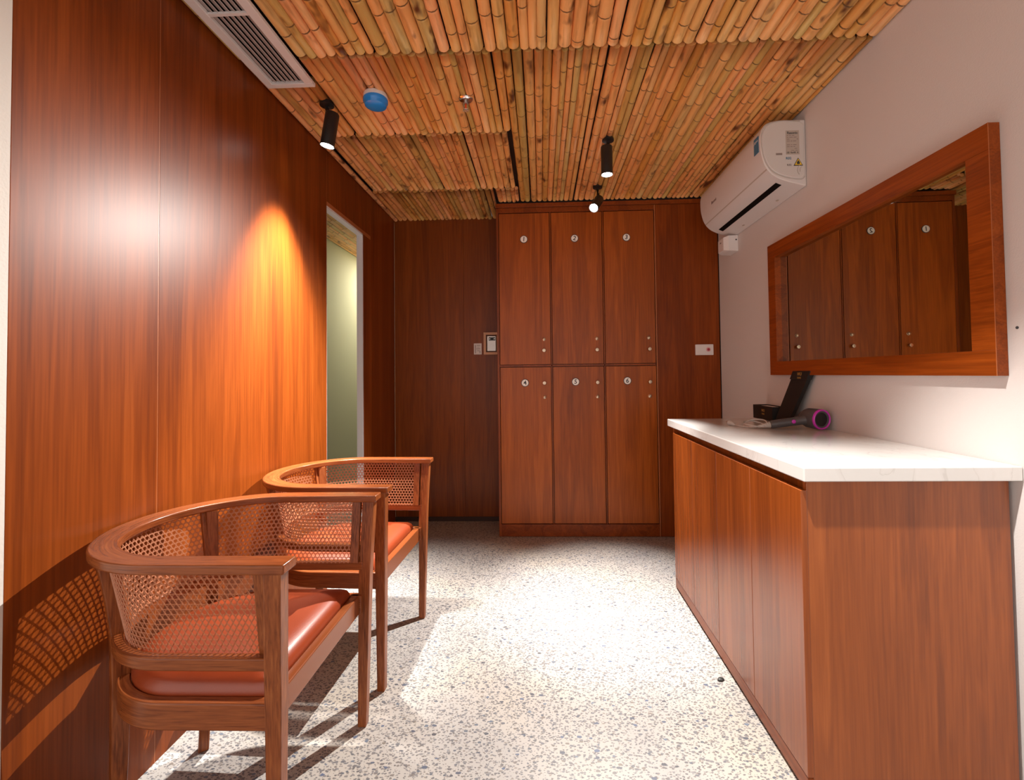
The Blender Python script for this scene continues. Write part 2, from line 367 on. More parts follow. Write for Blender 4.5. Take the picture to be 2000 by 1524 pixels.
# ------------------------------------------------------------------ lockers
lk = empty('locker_cabinet', (.4725, (YK+YB)/2, 0), label='tall reddish wooden locker cabinet with six numbered doors on the back wall', cat='locker cabinet')
B = lambda name, mat, b, bev=0: child_box(lk, name, mat, b, bev)
LX0, LX1 = -.318, 1.2605
B('carcass', M['lam_back'], (LX0, LX1, YK+.022, YB-.001, .002, H-.012))
B('side_stile', M['lam_door'], (LX0, LX0+.016, YK, YK+.022, .002, H-.045), .001)
B('top_cornice', M['lam_h'], (LX0-.004, LX1, YK-.012, YK+.06, H-.043, H-.014), .002)
B('top_rail', M['lam_h'], (LX0+.016, .812, YK, YK+.022, 2.320, H-.044), .0008)
B('plinth', M['lam_h'], (LX0+.016, .812, YK, YK+.022, .002, .088), .0008)
B('middle_rail', M['lam_h'], (LX0+.016, .805, YK-.001, YK+.02, 1.208, 1.220))
B('door_divider', M['lam_door'], (.067, .074, YK-.001, YK+.02, .09, 2.318))
B('door_divider', M['lam_door'], (.443, .450, YK-.001, YK+.02, .09, 2.318))
B('filler_panel', M['lam'], (.822, LX1, YK, YK+.022, .002, H-.044), .001)
B('door_divider', M['lam_edge'], (.8135, .8205, YK+.001, YK+.02, .002, H-.044))
B('corner_gap', M['dark'], (LX1-.004, LX1+.0015, YK-.002, YK-.0002, .002, H-.05))
doors = [(-.298, .063), (.078, .439), (.454, .808)]
nums = {(0, 0): ('1', -.119, 2.125), (1, 0): ('2', .245, 2.124), (2, 0): ('3', .614, 2.123), (0, 1): ('4', -.122, 1.092), (1, 1): ('5', .238, 1.096), (2, 1): ('6', .604, 1.099)}
for r_ in (0, 1):
    for c_ in range(3):
        x0, x1 = doors[c_]; z0, z1 = ((1.224, 2.314) if r_ == 0 else (.094, 1.203))
        dm = wood('door_laminate', [(p, (c[0]*1.55, c[1]*1.75, c[2]*1.3)) for p, c in LAM], rough=.33, spec=.3, off=11.3*(r_*3+c_+1))
        do = B('door', dm, (x0, x1, YK-.002, YK+.019, z0, z1), .0012)
        ch, nx, nz = nums[(c_, r_)]
        lc = lk.location
        mt = Matrix.Translation((nx-lc.x, YK-.0055-lc.y, nz-lc.z)) @ Matrix.Rotation(R(90), 4, 'X')
        tilt = Matrix.Rotation(R([-4, -14, -8, 3, -6, -7][r_*3+c_]), 4, 'Z')
        rim = MB().lathe([(.0275, -.0035), (.0275, .0), (.0262, .0008)], 40, mt).build('plate_rim', M['ink'], do)
        pl = MB().lathe([(.0238, -.002), (.0238, .0014)], 40, mt).build('number_plate', M['disc'], do, smooth=False)
        text(ch, .043, M['ink'], mt @ tilt @ Matrix.Translation((0, -.0005, .0018)), 'number', do, .0006)
        kx = x1-.047
        for kz, kd in (((1.322, 'knob'), (1.403, 'lock')) if r_ == 0 else ((1.090, 'knob'), (.990, 'lock'))):
            km = Matrix.Translation((kx-lc.x, YK-.002-lc.y, kz-lc.z)) @ Matrix.Rotation(R(90), 4, 'X')
            if kd == 'knob': MB().lathe([(.007, 0), (.006, .010), (.0125, .014), (.0135, .019), (.0115, .024), (.005, .0245), (.0045, .022)], 24, km).build('knob', M['metal'], do, smooth=True)
            else:
                MB().lathe([(.0125, 0), (.0125, .002), (.0095, .0035), (.0095, .012), (.007, .014)], 24, km).build('lock', M['metal'], do, smooth=True)

# ------------------------------------------------------------------ switches on back wall
p = empty('switch_panel', (-.40, YB, 1.40), label='pale wood framed metal control panel on the back wall beside the lockers', cat='control panel')
fx0, fx1, fz0, fz1 = -.459, -.335, 1.312, 1.489
fr = MB()
l = p.location
for b_ in ((fx0, fx1, YB-.03, YB-.001, fz1-.02, fz1), (fx0, fx1, YB-.03, YB-.001, fz0, fz0+.02), (fx0, fx0+.02, YB-.03, YB-.001, fz0+.02, fz1-.02), (fx1-.02, fx1, YB-.03, YB-.001, fz0+.02, fz1-.02)):
    fr.box(b_[0]-l.x, b_[1]-l.x, b_[2]-l.y, b_[3]-l.y, b_[4]-l.z, b_[5]-l.z)
fr.build('frame', M['tan'], p, .002)
child_box(p, 'metal_plate', M['steel'], (fx0+.026, fx1-.026, YB-.02, YB-.001, fz0+.028, fz1-.028), .003)
child_box(p, 'display', M['black'], (fx0+.040, fx1-.032, YB-.0225, YB-.0195, 1.424, 1.450), .006)
for xx in (-.411, -.374):
    MB().lathe([(.006, 0), (.005, .003)], 16, Matrix.Translation((xx-l.x, YB-.0225-l.y, 1.437-l.z)) @ Matrix.Rotation(R(90), 4, 'X')).build('indicator', M['steel'], p)
p = empty('notice_card', (-.508, YB, 1.36), label='small white printed card stuck on the back wall left of the control panel', cat='card')
child_box(p, 'card', M['paper'], (-.540, -.478, YB-.003, YB-.0005, 1.316, 1.404))
l = p.location; mb = MB()
for (x_, z_, w_, h_) in ((-.530, 1.325, .006, .066), (-.517, 1.385, .028, .004), (-.517, 1.372, .024, .003), (-.520, 1.358, .030, .005), (-.515, 1.343, .02, .004), (-.494, 1.325, .005, .02)):
    mb.box(x_-l.x, x_+w_-l.x, YB-.0036-l.y, YB-.003-l.y, z_-l.z, z_+h_-l.z)
mb.build('print', M['ink2'], p)
p = empty('call_button', (1.146, YK, 1.312), label='white rectangular wall plate with a red round button right of the lockers', cat='call button')
child_box(p, 'plate', M['white'], (1.083, 1.209, YK-.012, YK-.0005, 1.274, 1.350), .004)
l = p.location
MB().lathe([(.016, 0), (.016, .0018), (.012, .0022)], 28, Matrix.Translation((1.172-l.x, YK-.012-l.y, 1.313-l.z)) @ Matrix.Rotation(R(90), 4, 'X')).build('button_ring', plain('pink_ring', (.75, .42, .40), .4), p)
MB().lathe([(.009, 0), (.009, .004), (.006, .0055)], 24, Matrix.Translation((1.172-l.x, YK-.0135-l.y, 1.313-l.z)) @ Matrix.Rotation(R(90), 4, 'X')).build('button', M['red'], p, smooth=True)

# ------------------------------------------------------------------ base cabinet with worktop
SX0, SY0, SY1, SZ = .6955, 1.2616, 2.600, .895
cb = empty('base_cabinet', (.98, 1.93, 0), label='low reddish wooden cabinet under the white worktop', cat='cabinet')
B = lambda name, mat, b, bev=0: child_box(cb, name, mat, b, bev)
CYN, CYF = 1.290, 2.515
B('carcass', M['lam_back'], (.722, XR-.004, CYN+.02, CYF-.018, .010, .853))
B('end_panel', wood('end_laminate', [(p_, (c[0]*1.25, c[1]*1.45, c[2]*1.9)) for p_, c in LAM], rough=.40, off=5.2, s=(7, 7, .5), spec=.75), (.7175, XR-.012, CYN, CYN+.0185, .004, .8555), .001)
B('end_panel', M['lam'], (.7025, XR-.004, CYF-.018, CYF, .004, .8555), .001)
B('plinth', M['brown'], (.712, .7215, CYN+.02, CYF-.018, .0008, .012))
B('edge_strip', M['lam_edge'], (.7168, .7176, CYN+.0002, CYN+.0008, .004, .845))
ys = [CYN-.002, 1.598, 1.903, 2.207, CYF-.001]
for i in range(4):
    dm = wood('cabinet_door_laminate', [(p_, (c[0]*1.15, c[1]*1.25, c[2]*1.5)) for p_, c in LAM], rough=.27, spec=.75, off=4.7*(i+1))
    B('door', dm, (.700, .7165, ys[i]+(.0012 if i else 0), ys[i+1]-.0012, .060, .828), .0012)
B('skirting', wood('skirting_laminate', LAM, s=(9, .55, 9), fine=(160, 4, 160), rough=.28), (.7012, .7165, CYN, CYF-.001, .013, .0575), .0008)
wt = box('worktop', M['quartz'], (SX0, XR-.0015, SY0, SY1, .8565, SZ), None, .003)
tag(wt, 'white quartz worktop slab lying on the low wooden cabinet', 'worktop')

# ------------------------------------------------------------------ mirror
mr_ = empty('wall_mirror', (XR, 1.915, 1.485), label='wide rectangular mirror in a reddish wooden frame on the white right wall', cat='mirror')
MY0, MY1, MZ0, MZ1 = 1.290, 2.527, 1.134, 1.830; fw = .074; MX = 1.231
MWH = wood('mirror_frame_wood', [(p_, (c[0]*1.25, c[1]*1.2, c[2])) for p_, c in LAM], s=(9, .55, 9), fine=(160, 4, 160), rough=.34, off=6)
MWV = wood('mirror_frame_wood_cross', [(p_, (c[0]*1.25, c[1]*1.2, c[2])) for p_, c in LAM], s=(9, 1.2, 14), fine=(160, 8, 220), rough=.34, off=9)
B = lambda name, mat, b, bev=0: child_box(mr_, name, mat, b, bev)
B('frame_rail', MWH, (MX, XR-.0005, MY0, MY1, MZ1-fw, MZ1), .0008)
B('frame_rail', MWH, (MX, XR-.0005, MY0, MY1, MZ0, MZ0+fw*.95), .0008)
B('frame_stile', MWV, (MX, XR-.0005, MY0, MY0+fw*.95, MZ0+fw*.95, MZ1-fw), .0006)
B('frame_stile', MWV, (MX, XR-.0005, MY1-fw, MY1, MZ0+fw*.95, MZ1-fw), .0006)
B('edge_banding', M['lam_edge'], (MX-.0004, MX+.0010, MY0-.0006, MY0+.0006, MZ0, MZ1))
gm = MB(); k_ = .013; gx = lambda y: 1.2540+k_*(y-1.91); ya, yb = MY0+.04, MY1-.04; l = mr_.location
gm.add([(gx(ya)-l.x, ya-l.y, MZ0+.04-l.z), (gx(yb)-l.x, yb-l.y, MZ0+.04-l.z), (gx(yb)-l.x, yb-l.y, MZ1-.04-l.z), (gx(ya)-l.x, ya-l.y, MZ1-.04-l.z),
        (XR-.0008-l.x, ya-l.y, MZ0+.04-l.z), (XR-.0003-l.x, yb-l.y, MZ0+.04-l.z), (XR-.0003-l.x, yb-l.y, MZ1-.04-l.z), (XR-.0008-l.x, ya-l.y, MZ1-.04-l.z)],
       [(0, 1, 2, 3), (4, 7, 6, 5), (0, 4, 5, 1), (1, 5, 6, 2), (2, 6, 7, 3), (3, 7, 4, 0)])
gm.build('mirror_glass', M['mirror'], mr_)

# ------------------------------------------------------------------ air conditioner
AY0, AY1 = 2.20, 3.03
ac = empty('air_conditioner', (XR, (AY0+AY1)/2, 2.04), label='white wall-mounted air conditioner high on the right wall under the bamboo', cat='air conditioner')
def arc(pts, n=8):   # Catmull-Rom through pts
    P = [Vector((a, b_, 0)) for a, b_ in pts]; P = [2*P[0]-P[1]]+P+[2*P[-1]-P[-2]]; out = []
    for i in range(1, len(P)-2):
        for k in range(n):
            t = k/n; a, b_, c, d_ = P[i-1], P[i], P[i+1], P[i+2]
            q = .5*((2*b_)+(-a+c)*t+(2*a-5*b_+4*c-d_)*t*t+(-a+3*b_-3*c+d_)*t**3); out.append((q.x, q.y))
    out.append((P[-2].x, P[-2].y)); return out
prof = [(XR-.001, 2.347)] + arc([(1.16, 2.348), (1.105, 2.342), (1.070, 2.322), (1.053, 2.283), (1.051, 2.235), (1.056, 2.185), (1.073, 2.130), (1.105, 2.088), (1.155, 2.060), (1.21, 2.043), (1.258, 2.030)]) + [(XR-.001, 2.030)]
l = ac.location
MB().prism([(x-l.x, z-l.z) for x, z in prof], AY0-l.y, AY1-l.y).build('body', M['ac'], ac, .004, smooth=True)
capp = arc([(1.235, 2.336), (1.16, 2.340), (1.108, 2.333), (1.076, 2.314), (1.061, 2.280), (1.059, 2.235), (1.065, 2.188), (1.082, 2.138), (1.112, 2.101), (1.160, 2.078), (1.205, 2.068), (1.238, 2.067), (1.252, 2.08)])
MB().prism([(x-l.x, z-l.z) for x, z in capp]+[(1.252-l.x, 2.320-l.z)], AY0-.006-l.y, AY0+.004-l.y).build('end_cap', M['ac_side'], ac, .003, smooth=True)
seam = MB(); seam.tube([(x-l.x, AY0-.0008-l.y, z-l.z) for x, z in [(1.16+(x-1.16)*1.04, 2.2+(z-2.2)*1.035) for x, z in capp]], .0014, 6); seam.build('cap_seam', M['label'], ac)
def on_prof(x):   # lower front surface height for x
    best = min((p for p in prof if p[1] < 2.2), key=lambda p: abs(p[0]-x)); return best
def strip(y0, y1, i0, i1, name, mat, push=.0012):
    pts = [p for p in prof[1:-1]]
    seg = pts[i0:i1+1]; mb = MB(); cx_, cz_ = 1.19, 2.19
    o1 = []; 
    for x, z in seg:
        d_ = Vector((x-cx_, z-cz_)).normalized(); o1.append((x+d_.x*push, z+d_.y*push))
    i_ = [(x-(x-cx_)*.03, z-(z-cz_)*.03) for x, z in reversed(seg)]
    poly = [(x-l.x, z-l.z) for x, z in o1+i_]
    mb.prism(poly, y0-l.y, y1-l.y); return mb.build(name, mat, ac)
npf = len(prof)-2
strip(2.245, 2.965, 62, 66, 'air_slot', M['dark'])
strip(AY0+.006, AY1-.004, 50, 50+1, 'panel_seam', M['label'], .0004)
FM = lambda x, z, y: frame_matrix((x-l.x, y-l.y, z-l.z), (1, 0, 0), (0, 0, 1))
yq = AY0-.0066
def ab(x0, x1, z0, z1, name, mat, t=.0006, dy=0): 
    return box(name, mat, (x0-l.x, x1-l.x, yq-t-dy-l.y, yq-dy-l.y, z0-l.z, z1-l.z), ac)
rl = ab(1.167, 1.229, 2.178, 2.293, 'rating_label', M['label'])
mb = MB()
rng2 = random.Random(3)
for i in range(9):
    z = 2.268-.009*i; x = 1.172
    while x < 1.218:
        w_ = rng2.uniform(.004, .016); 
        if rng2.random() < .7: mb.box(x-l.x, min(x+w_, 1.224)-l.x, yq-.001-l.y, yq-.0006-l.y, z-l.z, z+.0025-l.z)
        x += w_+.004
mb.build('fine_print', M['ink2'], rl)
text('Rasonic', .016, M['ink'], FM(1.198, 2.281, yq-.0008), 'brand_lettering', rl, .0003)
text('CE  RoHS  A', .010, M['ink'], FM(1.197, 2.187, yq-.0008), 'mark_lettering', rl, .0003)
text('R32', .016, M['teal'], FM(1.178, 2.160, yq-.0004), 'sticker_lettering', ac, .0003)
text('R32', .013, M['ink2'], FM(1.180, 2.128, yq-.0004), 'sticker_lettering', ac, .0003)
ab(1.120, 1.149, 2.177, 2.186, 'small_label', M['ink2'])
def tri(cx, cz, s, name, mat, dy):
    pts = [(cx-s/2-l.x, cz-s*.42-l.z), (cx+s/2-l.x, cz-s*.42-l.z), (cx-l.x, cz+s*.46-l.z)]
    return MB().prism(pts, yq-dy-.0006-l.y, yq-dy-l.y).build(name, mat, ac)
tri(1.222, 2.142, .044, 'warning_border', M['ink'], 0); tri(1.222, 2.1415, .034, 'warning_sign', M['yellow'], .0006)
fl = MB(); fl.prism([(1.216-l.x, 2.131-l.z), (1.228-l.x, 2.131-l.z), (1.229-l.x, 2.139-l.z), (1.222-l.x, 2.150-l.z), (1.215-l.x, 2.139-l.z)], yq-.0018-l.y, yq-.0012-l.y); fl.build('flame_mark', M['ink'], ac)
hh = MB(); hh.tube([(x-l.x, yq-l.y, z-l.z) for x, z in arc([(1.243, 2.130), (1.228, 2.127), (1.219, 2.112), (1.219, 2.094), (1.226, 2.082)])], .0012, 6)
hh.tube([(x-l.x, yq-l.y, z-l.z) for x, z in arc([(1.240, 2.120), (1.231, 2.112), (1.230, 2.095)])], .0012, 6); hh.build('knockout_groove', M['label'], ac)
# front sticker and lettering (face looks towards -x)
FF = lambda x, y, z: frame_matrix((x-l.x, y-l.y, z-l.z), (0, -1, 0), (.04, 0, 1))
box('energy_label', M['teal'], (1.0492-l.x, 1.0512-l.x, 2.215-l.y, 2.262-l.y, 2.205-l.z, 2.283-l.z), ac)
text('A++', .022, M['paper'], FF(1.0488, 2.238, 2.262), 'label_lettering', ac, .0003)
text('Rasonic', .026, M['ink2'], FF(1.0525, 2.80, 2.190), 'brand_lettering', ac, .0003)
for yy in (2.40, 2.80): box('screw_cap', M['label'], (1.222-l.x, 1.232-l.x, yy-.008-l.y, yy+.008-l.y, 2.034-l.z, 2.0385-l.z), ac, .001)
# plug-in box beneath
pb = empty('power_adapter', (XR, 3.03, 1.905), label='white plug box with a small screw hole on the wall below the air conditioner', cat='power adapter')
l = pb.location
MB().loft([[(XR-.001-l.x, y-l.y, z-l.z) for y, z in ((2.962, 1.925), (3.085, 1.925), (3.085, 2.028), (2.962, 2.028))],
           [(XR-.062-l.x, y-l.y, z-l.z) for y, z in ((2.962, 1.929), (3.085, 1.929), (3.085, 2.026), (2.962, 2.026))],
           [(XR-.086-l.x, y-l.y, z-l.z) for y, z in ((2.985, 1.937), (3.075, 1.937), (3.075, 2.018), (2.985, 2.018))]]).build('case', M['white'], pb, .003)
MB().lathe([(.005, 0), (.005, .0012)], 16, Matrix.Translation((XR-.014-l.x, 2.962-l.y, 1.998-l.z)) @ Matrix.Rotation(R(90), 4, 'X')).build('screw_hole', M['ink'], pb)
box('logo_mark', M['ink2'], (XR-.0868-l.x, XR-.0858-l.x, 3.02-l.y, 3.04-l.y, 1.99-l.z, 1.998-l.z), pb)
MB().tube([(XR-.02-l.x, 3.0-l.y, 2.022-l.z), (XR-.018-l.x, 3.0-l.y, 2.0285-l.z)], .006, 8).build('cable_gland', M['cord'], pb)

# ------------------------------------------------------------------ ceiling vent
vt = empty('ceiling_vent', (-1.045, 1.35, H), label='white rectangular ceiling air grille with long louvres beside the left wall', cat='air vent')
vx0, vx1, vy0, vy1, vz = -1.150, -.945, .82, 1.890, H-.018
l = vt.location; mb = MB(); fwv = .034
for b_ in ((vx0, vx1, vy1-.026, vy1, vz, vz+.016), (vx0, vx1, vy0, vy0+.026, vz, vz+.016), (vx0, vx0+fwv, vy0+.026, vy1-.026, vz, vz+.016), (vx1-fwv, vx1, vy0+.026, vy1-.026, vz, vz+.016)):
    mb.box(b_[0]-l.x, b_[1]-l.x, b_[2]-l.y, b_[3]-l.y, b_[4]-l.z, b_[5]-l.z)
mb.build('frame', M['white'], vt, .002)
B = lambda name, mat, b, bev=0: child_box(vt, name, mat, b, bev)
B('cross_bar', M['white'], (vx0+fwv, vx1-fwv, 1.488, 1.500, vz+.002, vz+.010))
B('duct_box', M['dark'], (vx0+fwv-.002, vx1-fwv+.002, vy0+.02, vy1-.02, vz+.022, vz+.055))
n_l = 7
for i in range(n_l):
    cx = vx0+fwv+(i+.5)*(vx1-vx0-2*fwv)/n_l
    mt = Matrix.Translation((cx-l.x, (vy0+vy1)/2-l.y, vz+.012-l.z)) @ Matrix.Rotation(R(28), 4, 'Y')
    MB().box(-.0098, .0098, -(vy1-vy0)/2+.03, (vy1-vy0)/2-.03, -.0012, .0012, mt).build('louvre', M['grey'], vt)

# ------------------------------------------------------------------ smoke detector and sprinkler
p = empty('smoke_detector', (-.722, 1.985, H), label='round smoke detector in a bright blue cover on the bamboo ceiling', cat='smoke detector')
MB().lathe([(.050, .0), (.052, -.004), (.052, -.016), (.048, -.020)], 40).build('base', M['white'], p, smooth=True)
MB().lathe([(.049, -.018), (.053, -.022), (.053, -.034), (.050, -.038), (.049, -.040), (.046, -.050), (.036, -.056), (.016, -.059), (.002, -.0595)], 40).build('dust_cover', M['blue'], p, smooth=True)
p = empty('sprinkler_head', (-.328, 2.035, H), label='small chrome sprinkler head hanging from the bamboo ceiling', cat='sprinkler')
MB().lathe([(.030, .002), (.032, -.003), (.026, -.009), (.012, -.011)], 32).build('escutcheon', plain('chrome', (.8, .8, .8), .15, 1), p, smooth=True)
s_ = MB(); s_.lathe([(.008, -.010), (.008, -.020), (.005, -.022)], 16)
for sx in (-1, 1): s_.tube([(sx*.007, 0, -.016), (sx*.012, 0, -.030), (sx*.008, 0, -.045), (0, 0, -.050)], .0018, 8)
s_.build('yoke', M['steel'], p, smooth=True)
MB().lathe([(.0015, -.021), (.003, -.025), (.003, -.043), (.0015, -.047)], 12).build('bulb', plain('red_bulb', (.7, .03, .01), .1), p, smooth=True)
MB().lathe([(.004, -.050), (.013, -.052), (.014, -.0535), (.004, -.0545)], 20).build('deflector', M['glass'], p, smooth=True)

# ------------------------------------------------------------------ spotlights
def spotlight(loc, base_off, aim, label, W, ang, blend=.6, lens_r=.026, ln=.150, es=None, col=(1, .955, .90), sr=.018):
    """loc: centre of the lit lens (world); base_off: ceiling point; aim: direction of the beam"""
    base = Vector(base_off); p = empty('track_spotlight', base, label=label, cat='spotlight', group='black ceiling spotlights')
    a = Vector(aim).normalized(); lc = Vector(loc)-base
    rot = a.to_track_quat('-Z', 'Y').to_matrix().to_4x4()
    MB().lathe([(.030, .006), (.031, .0), (.031, -.010), (.020, -.014)], 24).build('base', M['black'], p, smooth=True)
    mt = Matrix.Translation(lc) @ rot
    MB().lathe([(.0265, .012), (.030, -.001), (.030, ln-.004), (.027, ln), (.002, ln)], 32, mt, cap=False).build('lamp_body', M['black'], p, smooth=True)
    top = mt @ Vector((0, 0, ln*.85)); 
    MB().tube([(0, 0, -.010), (0, 0, -.024), top*.35+Vector((0, 0, -.02)), top], .009, 12).build('joint_arm', M['black'], p, smooth=True)
    MB().lathe([(lens_r, -.0005), (lens_r, .004), (.001, .005)], 32, mt).build('lens', M['lens'], p)
    ld = bpy.data.lights.new('spot_beam', 'SPOT'); ld.energy = W; ld.spot_size = R(ang); ld.spot_blend = blend; ld.shadow_soft_size = sr; ld.color = col
    lo = bpy.data.objects.new('spot_beam', ld); C.objects.link(lo); lo.parent = p
    lo.matrix_local = Matrix.Translation(lc+a*.006) @ rot
    return p
spotlight((-.952, 2.01, 2.19), (-.965, 2.035, H-.002), (-.17, 0, -1), 'black cylinder spotlight pointing straight down next to the left wall', SPOT_W['wall'], 64, 1, sr=.035)
spotlight((.352, 2.39, 2.19), (.366, 2.43, H-.002), (0, .0, -1), 'black cylinder spotlight pointing straight down near the ceiling centre', SPOT_W['pool'], 44, 1)
spotlight((.343, 2.93, 2.212), (.385, 3.05, H-.002), (-.62, -.95, -1.12), 'black spotlight tilted forward with glaring lens in front of the lockers', SPOT_W['far'], 92, .9, ln=.12, sr=.004)
spotlight((.30, .98, 2.19), (.30, .99, H-.002), (.40, .14, -1), 'black cylinder spotlight above the near end of the worktop', SPOT_W['near'], 54, .9)

# unseen lamp added to light the passage beyond the doorway
pl = empty('added_passage_lamp', (-1.45, 4.9, H-.004), label='unseen round downlight added to brighten the passage behind the left wall', cat='added fill light')
MB().lathe([(.045, .0), (.045, -.006), (.036, -.008)], 28).build('ring', M['white'], pl)
MB().lathe([(.034, -.0085), (.030, -.0095)], 28).build('diffuser', M['lens'], pl)
ld = bpy.data.lights.new('passage_fill', 'AREA'); ld.shape = 'DISK'; ld.size = .07; ld.energy = 9; ld.color = (1, .95, .8)
lo = bpy.data.objects.new('passage_fill', ld); C.objects.link(lo); lo.parent = pl; lo.location = (0, 0, -.012)

# ------------------------------------------------------------------ armchairs
def upath(b, a, xf, x0=0.0, n_arc=40, n_arm=8, pw=2.0):
    """open U in plan: along the left arm, round the back, along the right arm"""
    pts = []
    for i in range(n_arm): pts.append((xf+(x0-xf)*i/n_arm, b))
    for i in range(n_arc+1):
        t = PI/2*0 + PI*i/n_arc; c, s = math.sin(t), math.cos(t)
        pts.append((x0-a*abs(c)**(2/pw), b*(1 if s >= 0 else -1)*abs(s)**(2/pw)))
    for i in range(n_arm-1, -1, -1): pts.append((xf+(x0-xf)*i/n_arm, -b))
    return pts
def uband(outer, inner, z0, z1, chain=0):
    secs = []; uv = []; s = 0; prev = None
    for (ox, oy), (ix, iy) in zip(outer, inner):
        if prev: s += math.hypot(ox-prev[0], oy-prev[1])
        prev = (ox, oy)
        secs.append([(ox, oy, z0), (ox, oy, z1), (ix, iy, z1), (ix, iy, z0)])
        wdt = math.hypot(ox-ix, oy-iy); h = z1-z0
        uv += [(s, 0), (s, h), (s, h+wdt), (s, 2*h+wdt)]
    mb = MB(); mb.loft(secs); return mb, uv
def make_chair(loc, rz, label):
    t = empty('armchair', loc, rz, label=label, cat='armchair', group='wooden barrel armchairs along the left wall')
    ZT = .752
    mb, uv = uband(upath(.308, .305, .306), upath(.252, .243, .306), ZT-.022, ZT); mb.build('top_rail', M['chair_u'], t, .004, 3, True, uv)
    mb, uv = uband(upath(.274, .248, .262), upath(.250, .224, .262), .506, .534); mb.build('lower_rail', M['chair_u'], t, .003, 2, True, uv)
    mb, uv = uband(upath(.262, .240, .262), upath(.236, .214, .262), .368, .428); mb.build('seat_frame', M['chair_u'], t, .003, 2, True, uv)
    MB().box(.228, .254, -.250, .250, .366, .428).build('front_rail', M['chair_u'], t, .003)
    for sy in (-1, 1):
        secs = []
        for z, x, y, wx, wy in ((.0, .262, .252, .028, .028), (.37, .266, .262, .036, .032), (.45, .267, .264, .038, .034), (.52, .268, .268, .038, .034), (ZT-.021, .276, .283, .038, .036)):
            secs.append([(x-wx/2, sy*y-wy/2, z), (x+wx/2, sy*y-wy/2, z), (x+wx/2, sy*y+wy/2, z), (x-wx/2, sy*y+wy/2, z)])
        MB().loft(secs).build('leg', M['chair'], t, .003)
        secs = []
        for z, x, y, wd in ((.0, -.200, .148, .028), (.25, -.190, .154, .034), (.40, -.184, .158, .038), (.53, -.184, .163, .036), (.62, -.190, .171, .038), (.69, -.196, .178, .043), (ZT-.021, -.202, .182, .050)):
            d1 = Vector((-.62, sy*.78, 0)).normalized(); d2 = Vector((-d1.y, d1.x, 0)); c = Vector((x, sy*y, z))
            wt_ = min(wd, .030); secs.append([c-d1*wd*.5-d2*wt_/2, c+d1*wd*.5-d2*wt_/2, c+d1*wd*.5+d2*wt_/2, c-d1*wd*.5+d2*wt_/2])
        MB().loft(secs).build('leg', M['chair'], t, .003)
        # stile closing the cane panel at the arm front, and the slim bar inside the back
        MB().loft([[(.222, sy*.240, .533), (.250, sy*.240, .533), (.250, sy*.256, .533), (.222, sy*.256, .533)], [(.222, sy*.266, ZT-.021), (.250, sy*.266, ZT-.021), (.250, sy*.282, ZT-.021), (.222, sy*.282, ZT-.021)]]).build('cane_stile', M['chair'], t, .002)
        q0 = Vector((-.178, sy*.140, .533)); q1 = Vector((-.212, sy*.158, ZT-.021)); e = Vector((-.55*1, -sy*.0, 0)); tx = Vector((.5, sy*1.0, 0)).normalized()
        MB().loft([[q+tx*a-Vector((1, -sy*.5, 0)).normalized()*b_*1 for a, b_ in ((-.008, -.006), (.008, -.006), (.008, .006), (-.008, .006))] for q in (q0, q1)]).build('cane_stile', M['chair'], t, .002)
    # woven cane between the rails
    top = upath(.276, .268, .236); bot = upath(.246, .222, .236)
    def resample(P):
        ds = [0]
        for i in range(1, len(P)): ds.append(ds[-1]+math.hypot(P[i][0]-P[i-1][0], P[i][1]-P[i-1][1]))
        return P, ds
    T_, dT = resample(top); B_, dB = resample(bot)
    mid = [((a[0]+c[0])/2, (a[1]+c[1])/2) for a, c in zip(top, bot)]; _, dM = resample(mid); S = dM[-1]; Hc = .200; z0 = .532
    import bisect
    def at(s, h):
        s = min(max(s, 0), S); i = min(max(bisect.bisect_right(dM, s)-1, 0), len(dM)-2); u = (s-dM[i])/(dM[i+1]-dM[i])
        a = Vector((T_[i][0]*(1-u)+T_[i+1][0]*u, T_[i][1]*(1-u)+T_[i+1][1]*u, z0+Hc)); b_ = Vector((B_[i][0]*(1-u)+B_[i+1][0]*u, B_[i][1]*(1-u)+B_[i+1][1]*u, z0))
        tang = Vector((mid[i+1][0]-mid[i][0], mid[i+1][1]-mid[i][1], 0)).normalized()
        return b_.lerp(a, h/Hc), Vector((tang.y, -tang.x, 0)), tang
    vs = []; fs = []
    def strand(p0, p1, w_, lift):
        Ls = math.hypot(p1[0]-p0[0], p1[1]-p0[1])
        if Ls < .004: return
        n = max(1, int(Ls/.011)); dx, dy = (p1[0]-p0[0])/Ls, (p1[1]-p0[1])/Ls; px, py = -dy*w_/2, dx*w_/2; base = len(vs)
        for i in range(n+1):
            s_, h_ = p0[0]+dx*Ls*i/n, p0[1]+dy*Ls*i/n
            for sg in (-1, 1):
                q, nm, _ = at(s_+sg*px, min(max(h_+sg*py, 0), Hc)); vs.append(q+nm*(lift-.00035))
            q, nm, _ = at(s_, h_); vs.append(q+nm*(lift+.0006))
        for i in range(n):
            a = base+3*i; fs.append((a, a+3, a+5, a+2)); fs.append((a+2, a+5, a+4, a+1)); fs.append((a, a+1, a+4, a+3))
    pitch_ = .0121
    def clip(c, dx, dy):   # line n.p = c with direction (dx,dy) inside the rectangle
        nx, ny = -dy, dx; p = (nx*c, ny*c); t0, t1 = -9, 9
        for o, d_, lo_, hi in ((p[0], dx, 0, S), (p[1], dy, 0, Hc)):
            if abs(d_) < 1e-9:
                if o < lo_ or o > hi: return None
            else:
                a, b_ = (lo_-o)/d_, (hi-o)/d_
                if a > b_: a, b_ = b_, a
                t0, t1 = max(t0, a), min(t1, b_)
        return None if t0 >= t1 else ((p[0]+dx*t0, p[1]+dy*t0), (p[0]+dx*t1, p[1]+dy*t1))
